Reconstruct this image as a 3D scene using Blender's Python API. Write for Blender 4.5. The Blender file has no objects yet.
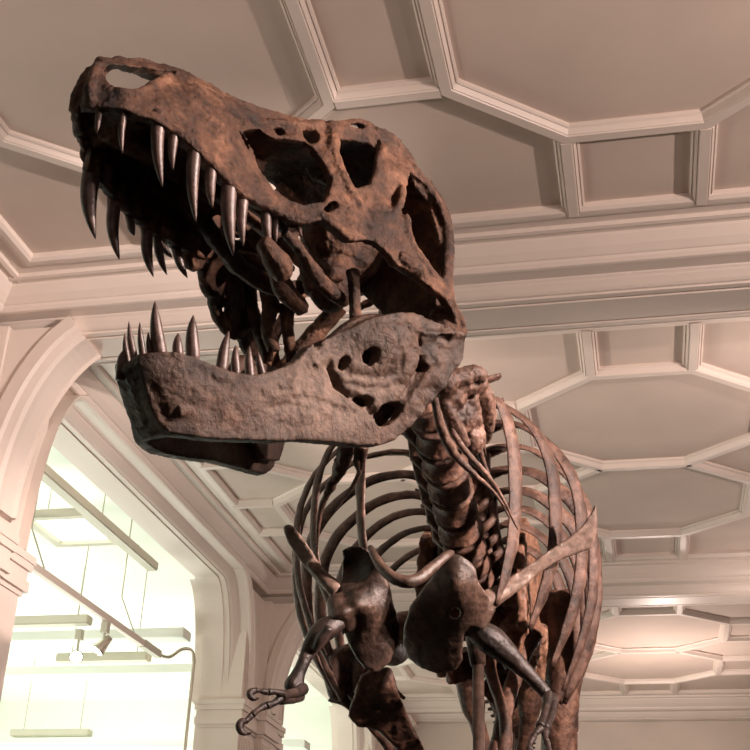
import bpy, bmesh, math, random
from mathutils import Vector, Matrix, noise
from mathutils.geometry import delaunay_2d_cdt
random.seed(7)
D = bpy.data
SC = bpy.context.scene
COL = SC.collection
V = Vector
PI = math.pi

# ------------------------------------------------------------------ helpers
def new_mesh_obj(name, bm, mat, parent=None, smooth=False):
    me = D.meshes.new(name)
    bmesh.ops.recalc_face_normals(bm, faces=bm.faces)
    bm.to_mesh(me); bm.free()
    if smooth:
        for p in me.polygons: p.use_smooth = True
    if mat: me.materials.append(mat)
    o = D.objects.new(name, me)
    COL.objects.link(o)
    if parent: o.parent = parent
    return o

def tag(o, label=None, cat=None, group=None, kind=None):
    if label: o['label'] = label
    if cat: o['category'] = cat
    if group: o['group'] = group
    if kind: o['kind'] = kind
    return o

def empty(name, loc, label, cat, group=None):
    o = D.objects.new(name, None); o.location = loc; o.empty_display_size = .1
    COL.objects.link(o)
    return tag(o, label, cat, group)

def add_box(bm, lo, hi):
    vs = [bm.verts.new((x, y, z)) for x in (lo[0], hi[0]) for y in (lo[1], hi[1]) for z in (lo[2], hi[2])]
    for q in ((0,1,3,2),(4,6,7,5),(0,4,5,1),(2,3,7,6),(0,2,6,4),(1,5,7,3)):
        bm.faces.new([vs[i] for i in q])

def sweep_sections(bm, sections, closed_path=False, closed_section=True, caps=True):
    rows = [[bm.verts.new(p) for p in s] for s in sections]
    n = len(rows); m = len(rows[0])
    for i in range(n if closed_path else n-1):
        a, b = rows[i], rows[(i+1) % n]
        for j in range(m if closed_section else m-1):
            k = (j+1) % m
            bm.faces.new((a[j], a[k], b[k], b[j]))
    if caps and not closed_path and closed_section:
        bm.faces.new(rows[0][::-1]); bm.faces.new(rows[-1])
    return rows

def plan_sweep(bm, pts, profile, z, closed=False):
    """profile (offset to the left of the path, drop below z) swept along a plan path with mitres"""
    n = len(pts); P = [V((p[0], p[1])) for p in pts]; secs = []
    for i in range(n):
        if closed or 0 < i < n-1:
            a = (P[i]-P[i-1]).normalized(); b = (P[(i+1) % n]-P[i]).normalized()
        elif i == 0: a = b = (P[1]-P[0]).normalized()
        else: a = b = (P[-1]-P[-2]).normalized()
        na = V((-a.y, a.x)); nb = V((-b.y, b.x)); m = (na+nb).normalized(); s = 1/max(.3, m.dot(na))
        secs.append([(P[i].x+m.x*s*o, P[i].y+m.y*s*o, z-h) for o, h in profile])
    sweep_sections(bm, secs, closed_path=closed, closed_section=True)

def add_tube(bm, pts, rad, seg=10, flat=None):
    """round tube along points; rad number or list; flat = (ratio, axis) squashes the section across the axis"""
    P = [V(p) for p in pts]; n = len(P)
    R_ = [rad]*n if not hasattr(rad, '__len__') else rad
    secs = []; prev = None
    for i in range(n):
        t = (P[min(i+1, n-1)]-P[max(i-1, 0)]).normalized()
        if prev is None:
            up = V((0, 0, 1)) if abs(t.z) < .9 else V((1, 0, 0))
            if flat: up = V(flat[1])
            u = (up-t*up.dot(t)).normalized()
        else:
            ref = V(flat[1]) if flat else prev
            u = ref-t*ref.dot(t)
            u = u.normalized() if u.length > 1e-4 else prev
        prev = u; w = t.cross(u)
        k = flat[0] if flat else 1.0
        secs.append([P[i]+(u*math.cos(2*PI*j/seg)*k+w*math.sin(2*PI*j/seg))*R_[i] for j in range(seg)])
    sweep_sections(bm, secs)

def spline(pts, n):
    """Catmull-Rom through the points, n samples per span"""
    P = [V(p) for p in pts]; out = []
    for i in range(len(P)-1):
        p0 = P[i-1] if i else P[0]*2-P[1]; p1, p2 = P[i], P[i+1]
        p3 = P[i+2] if i+2 < len(P) else P[-1]*2-P[-2]
        for k in range(n):
            t = k/n
            out.append(.5*((2*p1)+(p2-p0)*t+(2*p0-5*p1+4*p2-p3)*t*t+(3*p1-p0-3*p2+p3)*t**3))
    out.append(P[-1]); return out

def spl1(vals, n):
    return [v.x for v in spline([V((v, 0, 0)) for v in vals], n)]

# ------------------------------------------------------------------ materials
def nodes_mat(name):
    m = D.materials.new(name); m.use_nodes = True
    nt = m.node_tree; b = nt.nodes['Principled BSDF']
    return m, nt, b

def plaster(name, col, rough=.75, var=.06, bump=.0):
    m, nt, b = nodes_mat(name)
    tc = nt.nodes.new('ShaderNodeTexCoord'); nz = nt.nodes.new('ShaderNodeTexNoise')
    nz.inputs['Scale'].default_value = 1.7; nz.inputs['Detail'].default_value = 5
    nt.links.new(tc.outputs['Object'], nz.inputs['Vector'])
    mr = nt.nodes.new('ShaderNodeValToRGB')
    mr.color_ramp.elements[0].color = (*[c*(1-var) for c in col], 1); mr.color_ramp.elements[0].position = .3
    mr.color_ramp.elements[1].color = (*[min(1, c*(1+var)) for c in col], 1); mr.color_ramp.elements[1].position = .7
    nt.links.new(nz.outputs['Fac'], mr.inputs['Fac']); nt.links.new(mr.outputs['Color'], b.inputs['Base Color'])
    b.inputs['Roughness'].default_value = rough
    return m

def plain(name, col, rough=.5, metal=0):
    m, nt, b = nodes_mat(name)
    b.inputs['Base Color'].default_value = (*col, 1); b.inputs['Roughness'].default_value = rough; b.inputs['Metallic'].default_value = metal
    return m

def emitter(name, col, strength):
    m, nt, b = nodes_mat(name)
    b.inputs['Base Color'].default_value = (*col, 1)
    b.inputs['Emission Color'].default_value = (*col, 1); b.inputs['Emission Strength'].default_value = strength
    return m

M_CEIL = plaster('ceiling_plaster', (.60, .49, .42), .8)
M_TRIM = plaster('painted_trim', (.71, .61, .54), .45, .03)
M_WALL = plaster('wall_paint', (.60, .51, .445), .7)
M_OUT = plaster('shaded_wall_paint', (.12, .095, .08), .8)  # unlit look of the unseen walls put into the paint, cuts bounce light
M_GAL = plaster('gallery_white', (.80, .83, .76), .8, .02)
M_FLOOR = plaster('dark_floor', (.035, .024, .018), .35, .3)
M_FIX = plaster('fixture_grey', (.55, .52, .42), .5, .05)
M_STEEL = plain('brushed_steel', (.55, .5, .42), .35, .9)
M_LAMP = emitter('lamp_glow', (1, .93, .8), 30)
M_TUBE = emitter('panel_glow', (.95, 1, .88), 2.2)

# ------------------------------------------------------------------ camera (looks up along the hall)
CAM_LOC = V((0, 0, 1.5)); F_PX = 1200.0
RW = ((.978, .066, -.196), (.204, -.455, .867), (.032, .888, .459))   # world axes seen from the camera
cx = V((RW[0][0], RW[1][0], RW[2][0])).normalized()
cz = V((RW[0][2], RW[1][2], RW[2][2])).normalized()
cy = cx.cross(cz); cy = -cy if cy.z < 0 else cy
cy.normalize(); cx = cy.cross(-cz).normalized() * (1 if cy.cross(-cz).dot(cx) > 0 else -1)
cam_d = D.cameras.new('camera'); cam = D.objects.new('camera', cam_d); COL.objects.link(cam)
cam.matrix_world = Matrix.Translation(CAM_LOC) @ Matrix((cx, cy, -cz)).transposed().to_4x4()
cam_d.sensor_width = 36; cam_d.lens = 36*F_PX/750; cam_d.clip_end = 100
SC.camera = cam
def ray(px, py):                       # direction with unit depth
    return cx*((px-375)/F_PX) + cy*(-(py-375)/F_PX) + cz
def at_depth(px, py, d): return CAM_LOC + ray(px, py)*d

# ------------------------------------------------------------------ the hall
H = 5.5; YC = [3.32, 9.41, 15.42]; BEAMS = [6.37, 12.42]; XC = .18; XL, XR = -3.52, 3.88
XB = -4.2; XBR = 4.56; YEND = 18.5
NOM = -4.35
def slab(name, lo, hi, mat, label, cat=None):
    bm = bmesh.new(); add_box(bm, lo, hi)
    return tag(new_mesh_obj(name, bm, mat), label, cat or name.split('_')[0], kind='structure')
slab('floor', (-12, -3.2, -.1), (5.2, 19, 0), M_FLOOR, 'dark polished floor of the museum hall')
slab('ceiling', (-4.2, -3.2, H), (5.2, 19, H+.12), M_CEIL, 'cream plaster ceiling over the hall')
slab('wall_right', (4.9, -3.2, 0), (5.1, 19, H), M_OUT, 'wall on the right side of the hall, darkened against bounce light', 'wall')
slab('wall_near', (-12, -3.2, 0), (5.1, -3, H+.2), M_OUT, 'wall behind the viewer, darkened against bounce light', 'wall')
slab('wall_far', (-4.2, YEND, 0), (5.1, YEND+.2, H), M_WALL, 'plain cream wall at the far end of the hall', 'wall')

# coffer mouldings: octagons, bars and stubs of one bay are one lattice
MP = [(-.066, -.01), (-.066, .018), (-.056, .026), (-.050, .022), (-.036, .052), (-.030, .050), (-.026, .058), (.026, .058), (.030, .050), (.036, .052),
      (.050, .022), (.056, .026), (.066, .018), (.066, -.01)]
FP = [(-.055, -.01), (-.055, .02), (-.04, .028), (-.03, .045), (0, .05), (.03, .05), (.05, .034), (.05, -.01)]
HX, HY, EX, EY = .90, .845, .35, .38
def lattice(k, yc):
    bm = bmesh.new()
    for ix in (-1, 0, 1):
        ox = XC+2.39*ix
        for r in (-1, 1):
            oy = yc+r*HY
            pts = [(ox+EX, oy-HY), (ox+HX, oy-EY), (ox+HX, oy+EY), (ox+EX, oy+HY), (ox-EX, oy+HY), (ox-HX, oy+EY), (ox-HX, oy-EY), (ox-EX, oy-HY)]
            plan_sweep(bm, pts, MP, H, closed=(r < 0))
            for s in (-1, 1):
                x2 = ox+HX if ix < 1 else ox+HX
                x3 = ox+2.39-HX if ix < 1 else XR
                plan_sweep(bm, [(x2+.03, oy+s*EY), (x3-.03, oy+s*EY)], MP, H-.003)
                if ix == -1: plan_sweep(bm, [(XL, oy+s*EY), (ox-HX-.03, oy+s*EY)], MP, H-.001)
                plan_sweep(bm, [(ox+s*EX, oy+r*(HY+.03)), (ox+s*EX, yc+r*2.38)], MP, H-.001)
    y0, y1 = yc-2.38, yc+2.38
    plan_sweep(bm, [(XL, y0), (XR, y0), (XR, y1), (XL, y1)], FP, H+.0, closed=True)
    lab = ['octagonal coffer mouldings on the near ceiling bay', 'octagonal coffer mouldings on the middle ceiling bay behind the first beam',
           'octagonal coffer mouldings on the farthest ceiling bay'][k]
    tag(new_mesh_obj('trim_%d' % (k+1), bm, M_TRIM), lab, 'moulding', kind='structure')
for k, yc in enumerate(YC): lattice(k, yc)

# moulded beams: half profile (offset from the beam centre, drop)
BH = [(.70, -.01), (.70, .03), (.565, .03), (.56, .055), (.535, .062), (.525, .05), (.49, .055), (.485, .07), (.475, .085), (.45, .12), (.415, .155), (.405, .160),
      (.40, .175), (.385, .195), (.365, .20), (.355, .195), (.275, .20), (.268, .212), (.262, .206), (.25, .225), (.22, .258), (.205, .27), (.19, .274), (.185, .285), (.15, .288), (.145, .276), (.125, .276), (.12, .288)]
BP = BH + [(-o, h) for o, h in reversed(BH)]
def beam(name, pts, label, prof=None, dz=0):
    bm = bmesh.new(); plan_sweep(bm, pts, prof or BP, H+dz)
    return tag(new_mesh_obj(name, bm, M_TRIM), label, 'beam', kind='structure')
beam('trim_4', [(XB+.1, BEAMS[0]), (4.9, BEAMS[0])], 'deep moulded beam crossing the ceiling behind the skull', None, -.004)
beam('trim_5', [(XB+.1, BEAMS[1]), (4.9, BEAMS[1])], 'deep moulded beam crossing the ceiling farther back', None, -.004)
beam('trim_6', [(XB, YEND), (XB, -3)], 'long moulded beam above the left arcade openings', [(o, h) for o, h in BH]+[(-.10, .288), (-.105, .276), (-.13, .276), (-.13, -.01)])
beam('trim_7', [(XBR, -3), (XBR, YEND)], 'long moulded cornice along the right wall')
HB = [p for p in BH]+[(0, .288), (0, -.01)]
beam('trim_8', [(XB, YEND), (4.9, YEND)], 'moulded cornice along the top of the far wall', HB[:] if False else [(-o, h) for o, h in HB])
# plain wall strip above the beam soffit toward the gallery
slab('wall_left', (XB-.13, -3, H-.05), (XB+.1, YEND, H+.2), M_WALL, 'strip of wall above the left arcade', 'wall')

# piers with capitals and curved brackets
ZS = H-.288
BRP = [(-.225, .0), (-.225, -.03), (-.205, -.05), (-.19, -.045), (-.17, -.075), (-.15, -.085), (-.14, -.07), (-.05, -.07), (.05, -.07), (.06, -.09),
       (.12, -.095), (.15, -.085), (.17, -.055), (.19, -.05), (.2, -.07), (.225, -.06), (.225, .0)]
ARC = [(o, .288-h) for o, h in BH if o <= .42 and h > .1]
ARC = ARC+[(-.10, 0), (-.105, .012), (-.13, .012), (-.13, .16)]
def bracket(bm, org, dirv, lat, a0, a1, z0, wmul=1.0, tmax=1.05, arc=False):
    """moulded curved bracket springing from a pier face at distance a0, meeting the beam at a1"""
    org = V(org); dirv = V(dirv); lat = V(lat); n = 18; secs = []; up = V((0, 0, 1))
    prof = list(ARC) if arc else [(l*wmul, d*1.5) for l, d in BRP]
    off = 0 if arc else .07
    hz = (ZS-z0)/math.sin(tmax); ha = (a1-a0)/(1-math.cos(tmax))
    path = []
    for i in range(n+1):
        t = tmax*i/n
        path.append((a0+ha*(1-math.cos(t)), z0+hz*math.sin(t)))
    for i in range(n+1):
        p, q = path[max(0, i-1)], path[min(n, i+1)]
        ta, tz = q[0]-p[0], q[1]-p[1]; L = math.hypot(ta, tz)
        na, nz_ = tz/L, -ta/L                    # outward (away from pier, downward)
        a, z = path[i]
        pts = [org+dirv*(a-na*d-off*na)+up*(z-nz_*d-off*nz_)+lat*l for l, d in prof]
        secs.append(pts)
    sweep_sections(bm, secs)
    # spandrel filling between bracket and pier
    w = .2*wmul
    for i in range(n):
        (a, z), (b, y) = path[i], path[i+1]
        for_pts = [org+dirv*(a0-.35)+up*z, org+dirv*(a-.05)+up*z, org+dirv*(b-.05)+up*y, org+dirv*(a0-.35)+up*y]
        vs = [[bm.verts.new(p+lat*s*w) for p in for_pts] for s in (-1, 1)]
        for j in range(4):
            k = (j+1) % 4
            if j in (1, 3): bm.faces.new((vs[0][j], vs[0][k], vs[1][k], vs[1][j]))
        bm.faces.new(vs[0]); bm.faces.new(vs[1][::-1])
def capital(bm, x0, x1, y0, y1, z):
    for dz0, dz1, g in ((0, .05, .055), (.05, .10, .045), (.10, .17, .025), (.17, .24, .04), (.24, .27, .015)):
        add_box(bm, (x0-g, y0-g, z-dz1), (x1+g, y1+g, z-dz0))
def pier(name, yc, label, ya=.9, yb=.55, zc=3.98):
    bm = bmesh.new()
    add_box(bm, (XB-.12, yc-ya, 0), (-3.86, yc+yb, ZS+.02))
    add_box(bm, (-3.95, yc-.33, 0), (-3.78, yc+.12, ZS+.02))
    capital(bm, XB-.08, -3.86, yc-ya, yc+yb, zc); capital(bm, -3.95, -3.78, yc-.33, yc+.12, zc)
    for i in range(9):                                       # fluting below the capital
        y = yc-ya+.05+i*(ya-.45)/8
        add_box(bm, (-3.86, y, .3), (-3.845, y+.03, zc-.33))
    for i in range(6):
        y = yc-.31+i*.075
        add_box(bm, (-3.78, y, .3), (-3.765, y+.035, zc-.33))
    yb_ = yc-.105
    bracket(bm, (0, yb_, 0), (1, 0, 0), (0, -1, 0), -3.76, -3.33, 4.06, 1.0, 1.25)
    bracket(bm, (XB, 0, 0), (0, -1, 0), (1, 0, 0), -(yc-ya), -(yc-ya-.42), zc, 1.0, 1.5, True)
    bracket(bm, (XB, 0, 0), (0, 1, 0), (1, 0, 0), yc+yb, yc+yb+.42, zc, 1.0, 1.5, True)
    return tag(new_mesh_obj(name, bm, M_TRIM), label, 'pier', kind='structure')
pier('trim_9', BEAMS[0], 'cream pier with curved bracket at the left edge', .9, .52)
pier('trim_10', BEAMS[1], 'cream fluted pier with capital below the raised claw hand', .86, .55, 4.07)
pier('trim_11', YEND-.05, 'cream pier at the far left corner of the hall')
pier('trim_12', .32, 'cream pier beside the nearest arcade opening')

# ------------------------------------------------------------------ the bright gallery through the arcade
slab('wall_gallery', (-11.2, -3, 0), (-11, 19, 5.7), M_GAL, 'white side wall of the bright gallery', 'wall')
slab('wall_gallery_end', (-11, 18.8, 0), (-4.2, 19, 5.7), M_GAL, 'white end wall of the bright gallery', 'wall')
slab('ceiling_gallery', (-11.2, -3.2, 5.7), (-4.0, 19, 5.8), M_GAL, 'white ceiling of the bright gallery', 'ceiling')
slab('floor_gallery', (-11, -3, 0), (-4.5, 19, .02), M_FLOOR, 'dark floor of the bright gallery', 'floor')  # floor darkened so less gallery light spills into the hall
def gbox(name, lo, hi, mat, label, cat, kind=None, group=None):
    bm = bmesh.new(); add_box(bm, lo, hi)
    bmesh.ops.bevel(bm, geom=bm.edges[:], offset=.008, segments=1, affect='EDGES')
    return tag(new_mesh_obj(name, bm, mat), label, cat, group, kind)
gbox('trim_13', (-11, 11.2, 4.62), (-4.4, 11.42, 4.72), M_GAL, 'pale ceiling tie bar across the gallery behind the spot lamps', 'bar', 'structure')
gbox('trim_14', (-11, 12.65, 4.62), (-4.4, 12.9, 4.72), M_GAL, 'second pale ceiling tie bar across the gallery', 'bar', 'structure')
gbox('trim_15', (-11, 16.0, 4.42), (-4.4, 16.3, 4.52), M_GAL, 'farthest pale ceiling tie bar across the gallery', 'bar', 'structure')
def batten(loc, lx, ly, label, hang):
    t = empty('batten_light', loc, label, 'light fixture', 'hanging batten lights in the gallery')
    bm = bmesh.new(); add_box(bm, (-lx/2, -ly/2, 0), (lx/2, ly/2, .09)); bmesh.ops.bevel(bm, geom=bm.edges[:], offset=.012, segments=2, affect='EDGES')
    new_mesh_obj('housing', bm, M_FIX, t)
    for s in (-1, 1):
        bm = bmesh.new(); d = V((lx*.36*s, 0, 0)) if lx > ly else V((0, ly*.36*s, 0))
        add_tube(bm, [d+V((0, 0, .08)), d+V((0, 0, hang))], .006, 6)
        new_mesh_obj('hanger', bm, M_STEEL, t)
    return t
batten((-5.62, 10.62, 4.6), .95, .13, 'short grey hanging batten light left of the clear spot lamp', 1.1)
batten((-5.62, 12.05, 4.6), 1.05, .16, 'grey hanging batten light behind the lit spot lamp', 1.1)
batten((-8.15, 16.1, 4.6), 1.2, .16, 'grey hanging batten light lowest in the gallery opening', 1.1)
batten((-4.53, 9.1, 5.09), .11, 2.9, 'long grey batten light running just inside the arcade opening', .13)
t = empty('ceiling_light_panel', (-5.05, 9.78, 5.28), 'square framed light panel hanging below the gallery ceiling', 'light fixture')
bm = bmesh.new(); plan_sweep(bm, [(-.3, -.36), (.3, -.36), (.3, .36), (-.3, .36)], [(-.035, -.04), (.035, -.04), (.035, .04), (-.035, .04)], 0, closed=True)
new_mesh_obj('frame', bm, M_FIX, t)
bm = bmesh.new(); add_box(bm, (-.27, -.33, .0), (.27, .33, .015)); new_mesh_obj('diffuser', bm, M_TUBE, t)
for s in (-1, 1):
    bm = bmesh.new(); add_tube(bm, [(s*.28, 0, .03), (s*.28, 0, .42)], .006, 6); new_mesh_obj('hanger', bm, M_STEEL, t)

# lighting track with spot lamps and its conduit
t = empty('lighting_track', (-4.57, 8.3, 4.4), 'beige lighting track sloping across the arcade opening', 'lighting track')
bm = bmesh.new(); add_box(bm, (-.025, -2.6, -.03), (.025, 2.72, .03)); new_mesh_obj('rail', bm, M_TRIM, t)
bm = bmesh.new(); add_box(bm, (-.032, 2.3, -.036), (.032, 2.73, .036)); new_mesh_obj('connector', bm, M_FIX, t)
for y in (-1.6, .2, 2.1):
    bm = bmesh.new(); add_tube(bm, [(0, y, .03), (-.18, y, .4), (-.18, y, 1.3)], .007, 6); new_mesh_obj('hanger', bm, M_STEEL, t)
bm = bmesh.new()
add_tube(bm, spline([(-4.57, 11.045, 4.4), (-4.52, 11.2, 4.42), (-4.44, 11.3, 4.52), (-4.36, 11.36, 4.52), (-4.33, 11.38, 4.4), (-4.33, 11.38, 4.0), (-4.33, 11.38, 0)], 8), .017, 8)
tag(new_mesh_obj('conduit_pipe', bm, M_STEEL, None, True), 'thin brass conduit pipe curving down from the track end', 'pipe')
def spot(loc, aim, label, mount, glow):
    t = empty('spot_lamp', loc, label, 'spot lamp', 'spot lamps on the gallery tracks')
    aim = V(aim).normalized(); q = aim.to_track_quat('Z', 'Y').to_matrix().to_4x4()
    bm = bmesh.new(); add_box(bm, (-.03, -.035, mount-.1), (.03, .035, mount)); add_tube(bm, [(0, 0, mount-.1), (0, 0, 0)], .012, 8); new_mesh_obj('mount', bm, M_FIX, t)
    bm = bmesh.new()
    prof = [(-.09, .012), (-.085, .03), (-.03, .04), (.02, .055), (.06, .066), (.075, .068)]
    secs = [[q @ V((r*math.cos(a*PI/8), r*math.sin(a*PI/8), h)) for a in range(16)] for h, r in prof]
    sweep_sections(bm, secs); new_mesh_obj('lamp_housing', bm, M_STEEL, t, True)
    bm = bmesh.new(); sweep_sections(bm, [[q @ V((r*math.cos(a*PI/8), r*math.sin(a*PI/8), h)) for a in range(16)] for h, r in ((.07, .06), (.082, .05), (.09, .02))])
    new_mesh_obj('bulb', bm, glow, t, True)
spot((-4.57, 9.75, 4.165), (-.5, -.25, -.75), 'spot lamp hanging from the track, angled to the left', .2, M_LAMP)
spot((-5.3, 10.75, 4.34), (.35, -.75, -.45), 'glowing round spot lamp facing the viewer, lower left one', .25, M_LAMP)

# ------------------------------------------------------------------ lights
def point(loc, watts, col, size=.08):
    l = D.lights.new('hall_lamp_or_fill', 'POINT'); l.energy = watts; l.color = col; l.shadow_soft_size = size
    o = D.objects.new('hall_lamp_or_fill', l); o.location = loc; COL.objects.link(o); return o
def spotl(loc, target, watts, col, ang, size=.06, blend=.5):
    l = D.lights.new('hall_spot_or_fill', 'SPOT'); l.energy = watts; l.color = col; l.shadow_soft_size = size; l.spot_size = math.radians(ang); l.spot_blend = blend
    o = D.objects.new('hall_spot_or_fill', l); o.location = loc; o.rotation_euler = (V(target)-V(loc)).to_track_quat('-Z', 'Y').to_euler(); COL.objects.link(o); return o
def area(loc, target, watts, col, sx, sy):
    l = D.lights.new('gallery_fill', 'AREA'); l.energy = watts; l.color = col; l.shape = 'RECTANGLE'; l.size = sx; l.size_y = sy
    o = D.objects.new('gallery_fill', l); o.location = loc; o.rotation_euler = (V(target)-V(loc)).to_track_quat('-Z', 'Y').to_euler(); COL.objects.link(o); return o
WARM = (1, .80, .72)
spotl((3.6, 2.7, 3.95), (-.8, 4.4, 6.0), 620, WARM, 100, .06, .4)
spotl((-3.2, 1.2, 3.3), (-1.9, 3.7, 5.5), 150, WARM, 75, .1, .5)  # added fill, brightens the left part of the near ceiling
spotl((3.9, .8, 2.9), (-.8, 4.6, 6.8), 170, WARM, 70, .15, .5)  # added low fill, softens the moulding shadows on the ceiling
spotl((2.4, 7.2, 4.3), (.2, 9.0, 6.2), 190, WARM, 115, .05, .4)
spotl((-2.3, 7.3, 4.4), (-.2, 9.0, 6.1), 80, WARM, 110, .05, .4)  # no fixture here; added to stand in for light from the left
point((.4, 15.4, 4.2), 130, WARM, .08)
point((1.5, 11.8, 4.2), 40, WARM, .08)
spotl((3.1, 2.3, 5.1), (-.65, 3.1, 3.4), 2050, (1, .79, .695), 36)
spotl((3.6, 2.6, 4.3), (-.4, 4.9, 3.1), 2500, (1, .78, .70), 34)
spotl((1.6, 3.2, 4.4), (-3.85, 6.4, 4.6), 1050, (1, .84, .77), 40, .06, .8)
point((.2, -2.2, 4.7), 45, WARM, .3)  # added soft fill behind the viewer, lifts the shadows
GW = (.97, 1.0, .88)
for y, e in ((2.5, 15), (7.5, 230), (12.5, 230), (16.5, 230)):
    area((-7.6, y, 1.6), (-7.6, y, 6), e, GW, 4, 3)  # unseen upward panels, added to brighten the gallery ceiling
w = D.worlds.new('world'); SC.world = w; w.use_nodes = True
w.node_tree.nodes['Background'].inputs[0].default_value = (.8, .7, .6, 1); w.node_tree.nodes['Background'].inputs[1].default_value = .02
SC.view_settings.view_transform = 'Standard'; SC.view_settings.look = 'None'; SC.view_settings.gamma = 1; SC.view_settings.use_curve_mapping = False
SC.view_settings.exposure = 0.0
# ------------------------------------------------------------------ bone materials
def bone(name, cols, spec=.5, rough=.42, scale=3.0, bump=.35, pits=.0, fine=38, crack=.1, pale=None):
    """patchy fossil bone: three colours mixed by noise, cracks and pores as bump"""
    m, nt, b = nodes_mat(name); N = nt.nodes.new; Lk = nt.links.new
    tc = N('ShaderNodeTexCoord')
    n1 = N('ShaderNodeTexNoise'); n1.inputs['Scale'].default_value = scale; n1.inputs['Detail'].default_value = 9; n1.inputs['Roughness'].default_value = .62
    Lk(tc.outputs['Object'], n1.inputs['Vector'])
    cr = N('ShaderNodeValToRGB'); e = cr.color_ramp.elements
    e[0].position = .32; e[0].color = (*cols[0], 1); e[1].position = .70; e[1].color = (*cols[2], 1)
    mid = e.new(.5); mid.color = (*cols[1], 1)
    Lk(n1.outputs['Fac'], cr.inputs['Fac'])
    n2 = N('ShaderNodeTexNoise'); n2.inputs['Scale'].default_value = fine; n2.inputs['Detail'].default_value = 8; n2.inputs['Roughness'].default_value = .7
    Lk(tc.outputs['Object'], n2.inputs['Vector'])
    mx = N('ShaderNodeMixRGB'); mx.blend_type = 'MULTIPLY'; mx.inputs['Fac'].default_value = .75
    r2 = N('ShaderNodeValToRGB'); r2.color_ramp.elements[0].position = .34; r2.color_ramp.elements[0].color = (.26, .23, .21, 1); r2.color_ramp.elements[1].position = .62; r2.color_ramp.elements[1].color = (1.15, 1.12, 1.1, 1)
    Lk(n2.outputs['Fac'], r2.inputs['Fac']); Lk(cr.outputs['Color'], mx.inputs['Color1']); Lk(r2.outputs['Color'], mx.inputs['Color2'])
    # cracks
    mp = N('ShaderNodeMapping'); mp.inputs['Scale'].default_value = (1, 1, 1)
    ad = N('ShaderNodeMixRGB'); ad.blend_type = 'ADD'; ad.inputs['Fac'].default_value = .3
    Lk(tc.outputs['Object'], ad.inputs['Color1']); Lk(n1.outputs['Color'], ad.inputs['Color2'])
    vo = N('ShaderNodeTexVoronoi'); vo.feature = 'DISTANCE_TO_EDGE'; vo.inputs['Scale'].default_value = 9
    Lk(ad.outputs['Color'], vo.inputs['Vector'])
    r3 = N('ShaderNodeValToRGB'); r3.color_ramp.elements[0].position = 0; r3.color_ramp.elements[0].color = (0, 0, 0, 1); r3.color_ramp.elements[1].position = .035; r3.color_ramp.elements[1].color = (1, 1, 1, 1)
    Lk(vo.outputs['Distance'], r3.inputs['Fac'])
    b1 = N('ShaderNodeBump'); b1.inputs['Strength'].default_value = bump; b1.inputs['Distance'].default_value = .012
    Lk(n2.outputs['Fac'], b1.inputs['Height'])
    b2 = N('ShaderNodeBump'); b2.inputs['Strength'].default_value = crack; b2.inputs['Distance'].default_value = .004
    Lk(r3.outputs['Color'], b2.inputs['Height']); Lk(b1.outputs['Normal'], b2.inputs['Normal'])
    Lk(b2.outputs['Normal'], b.inputs['Normal'])
    if pale:                      # a bleached patch of the bone itself
        vd = N('ShaderNodeVectorMath'); vd.operation = 'SUBTRACT'; vd.inputs[1].default_value = pale[0]
        Lk(tc.outputs['Object'], vd.inputs[0])
        vs_ = N('ShaderNodeVectorMath'); vs_.operation = 'DIVIDE'; vs_.inputs[1].default_value = pale[1]
        Lk(vd.outputs[0], vs_.inputs[0])
        ln = N('ShaderNodeVectorMath'); ln.operation = 'LENGTH'; Lk(vs_.outputs[0], ln.inputs[0])
        sm = N('ShaderNodeMath'); sm.operation = 'ADD'; Lk(ln.outputs['Value'], sm.inputs[0]); Lk(n1.outputs['Fac'], sm.inputs[1])
        mr = N('ShaderNodeMapRange'); mr.inputs['From Min'].default_value = 1.75; mr.inputs['From Max'].default_value = 1.0; mr.inputs['To Max'].default_value = pale[3]
        Lk(sm.outputs[0], mr.inputs['Value'])
        m2 = N('ShaderNodeMixRGB'); m2.inputs['Color2'].default_value = (*pale[2], 1)
        Lk(mr.outputs['Result'], m2.inputs['Fac']); Lk(cr.outputs['Color'], m2.inputs['Color1']); Lk(m2.outputs['Color'], mx.inputs['Color1'])
    Lk(mx.outputs['Color'], b.inputs['Base Color'])
    rr = N('ShaderNodeMapRange'); rr.inputs['To Min'].default_value = rough-.12; rr.inputs['To Max'].default_value = rough+.2
    Lk(n2.outputs['Fac'], rr.inputs['Value']); Lk(rr.outputs['Result'], b.inputs['Roughness'])
    b.inputs['Specular IOR Level'].default_value = spec
    return m
M_SKULL = bone('skull_bone', ((.016, .009, .007), (.080, .038, .023), (.215, .105, .062)), rough=.46, scale=7.5, bump=1.0, spec=.25)
M_JAW = bone('jaw_bone', ((.016, .009, .007), (.058, .031, .020), (.15, .085, .058)), rough=.40, scale=7, spec=.35, bump=.7, crack=.3, pale=((.47, 0, -.09), (.25, 9, .15), (.20, .135, .105), .8))
M_BONE = bone('body_bone', ((.030, .017, .013), (.11, .056, .038), (.25, .135, .09)), rough=.42, scale=8, bump=.7, spec=.35)
M_RIB = bone('rib_bone', ((.030, .018, .014), (.10, .055, .040), (.23, .138, .104)), rough=.40, scale=9, bump=.6, spec=.35)
M_DARK = bone('dark_bone', ((.026, .016, .012), (.062, .037, .027), (.14, .085, .064)), rough=.34, scale=9, bump=.45)
M_BLADE = bone('blade_bone', ((.12, .078, .062), (.20, .135, .105), (.28, .20, .16)), rough=.45, scale=5, bump=.2)
M_PELVIS_LIT = bone('lit_pelvis_bone', ((.09, .045, .03), (.26, .13, .08), (.40, .23, .15)), rough=.5, scale=9)  # warm light falling on the pelvis is put into this brighter orange
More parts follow.
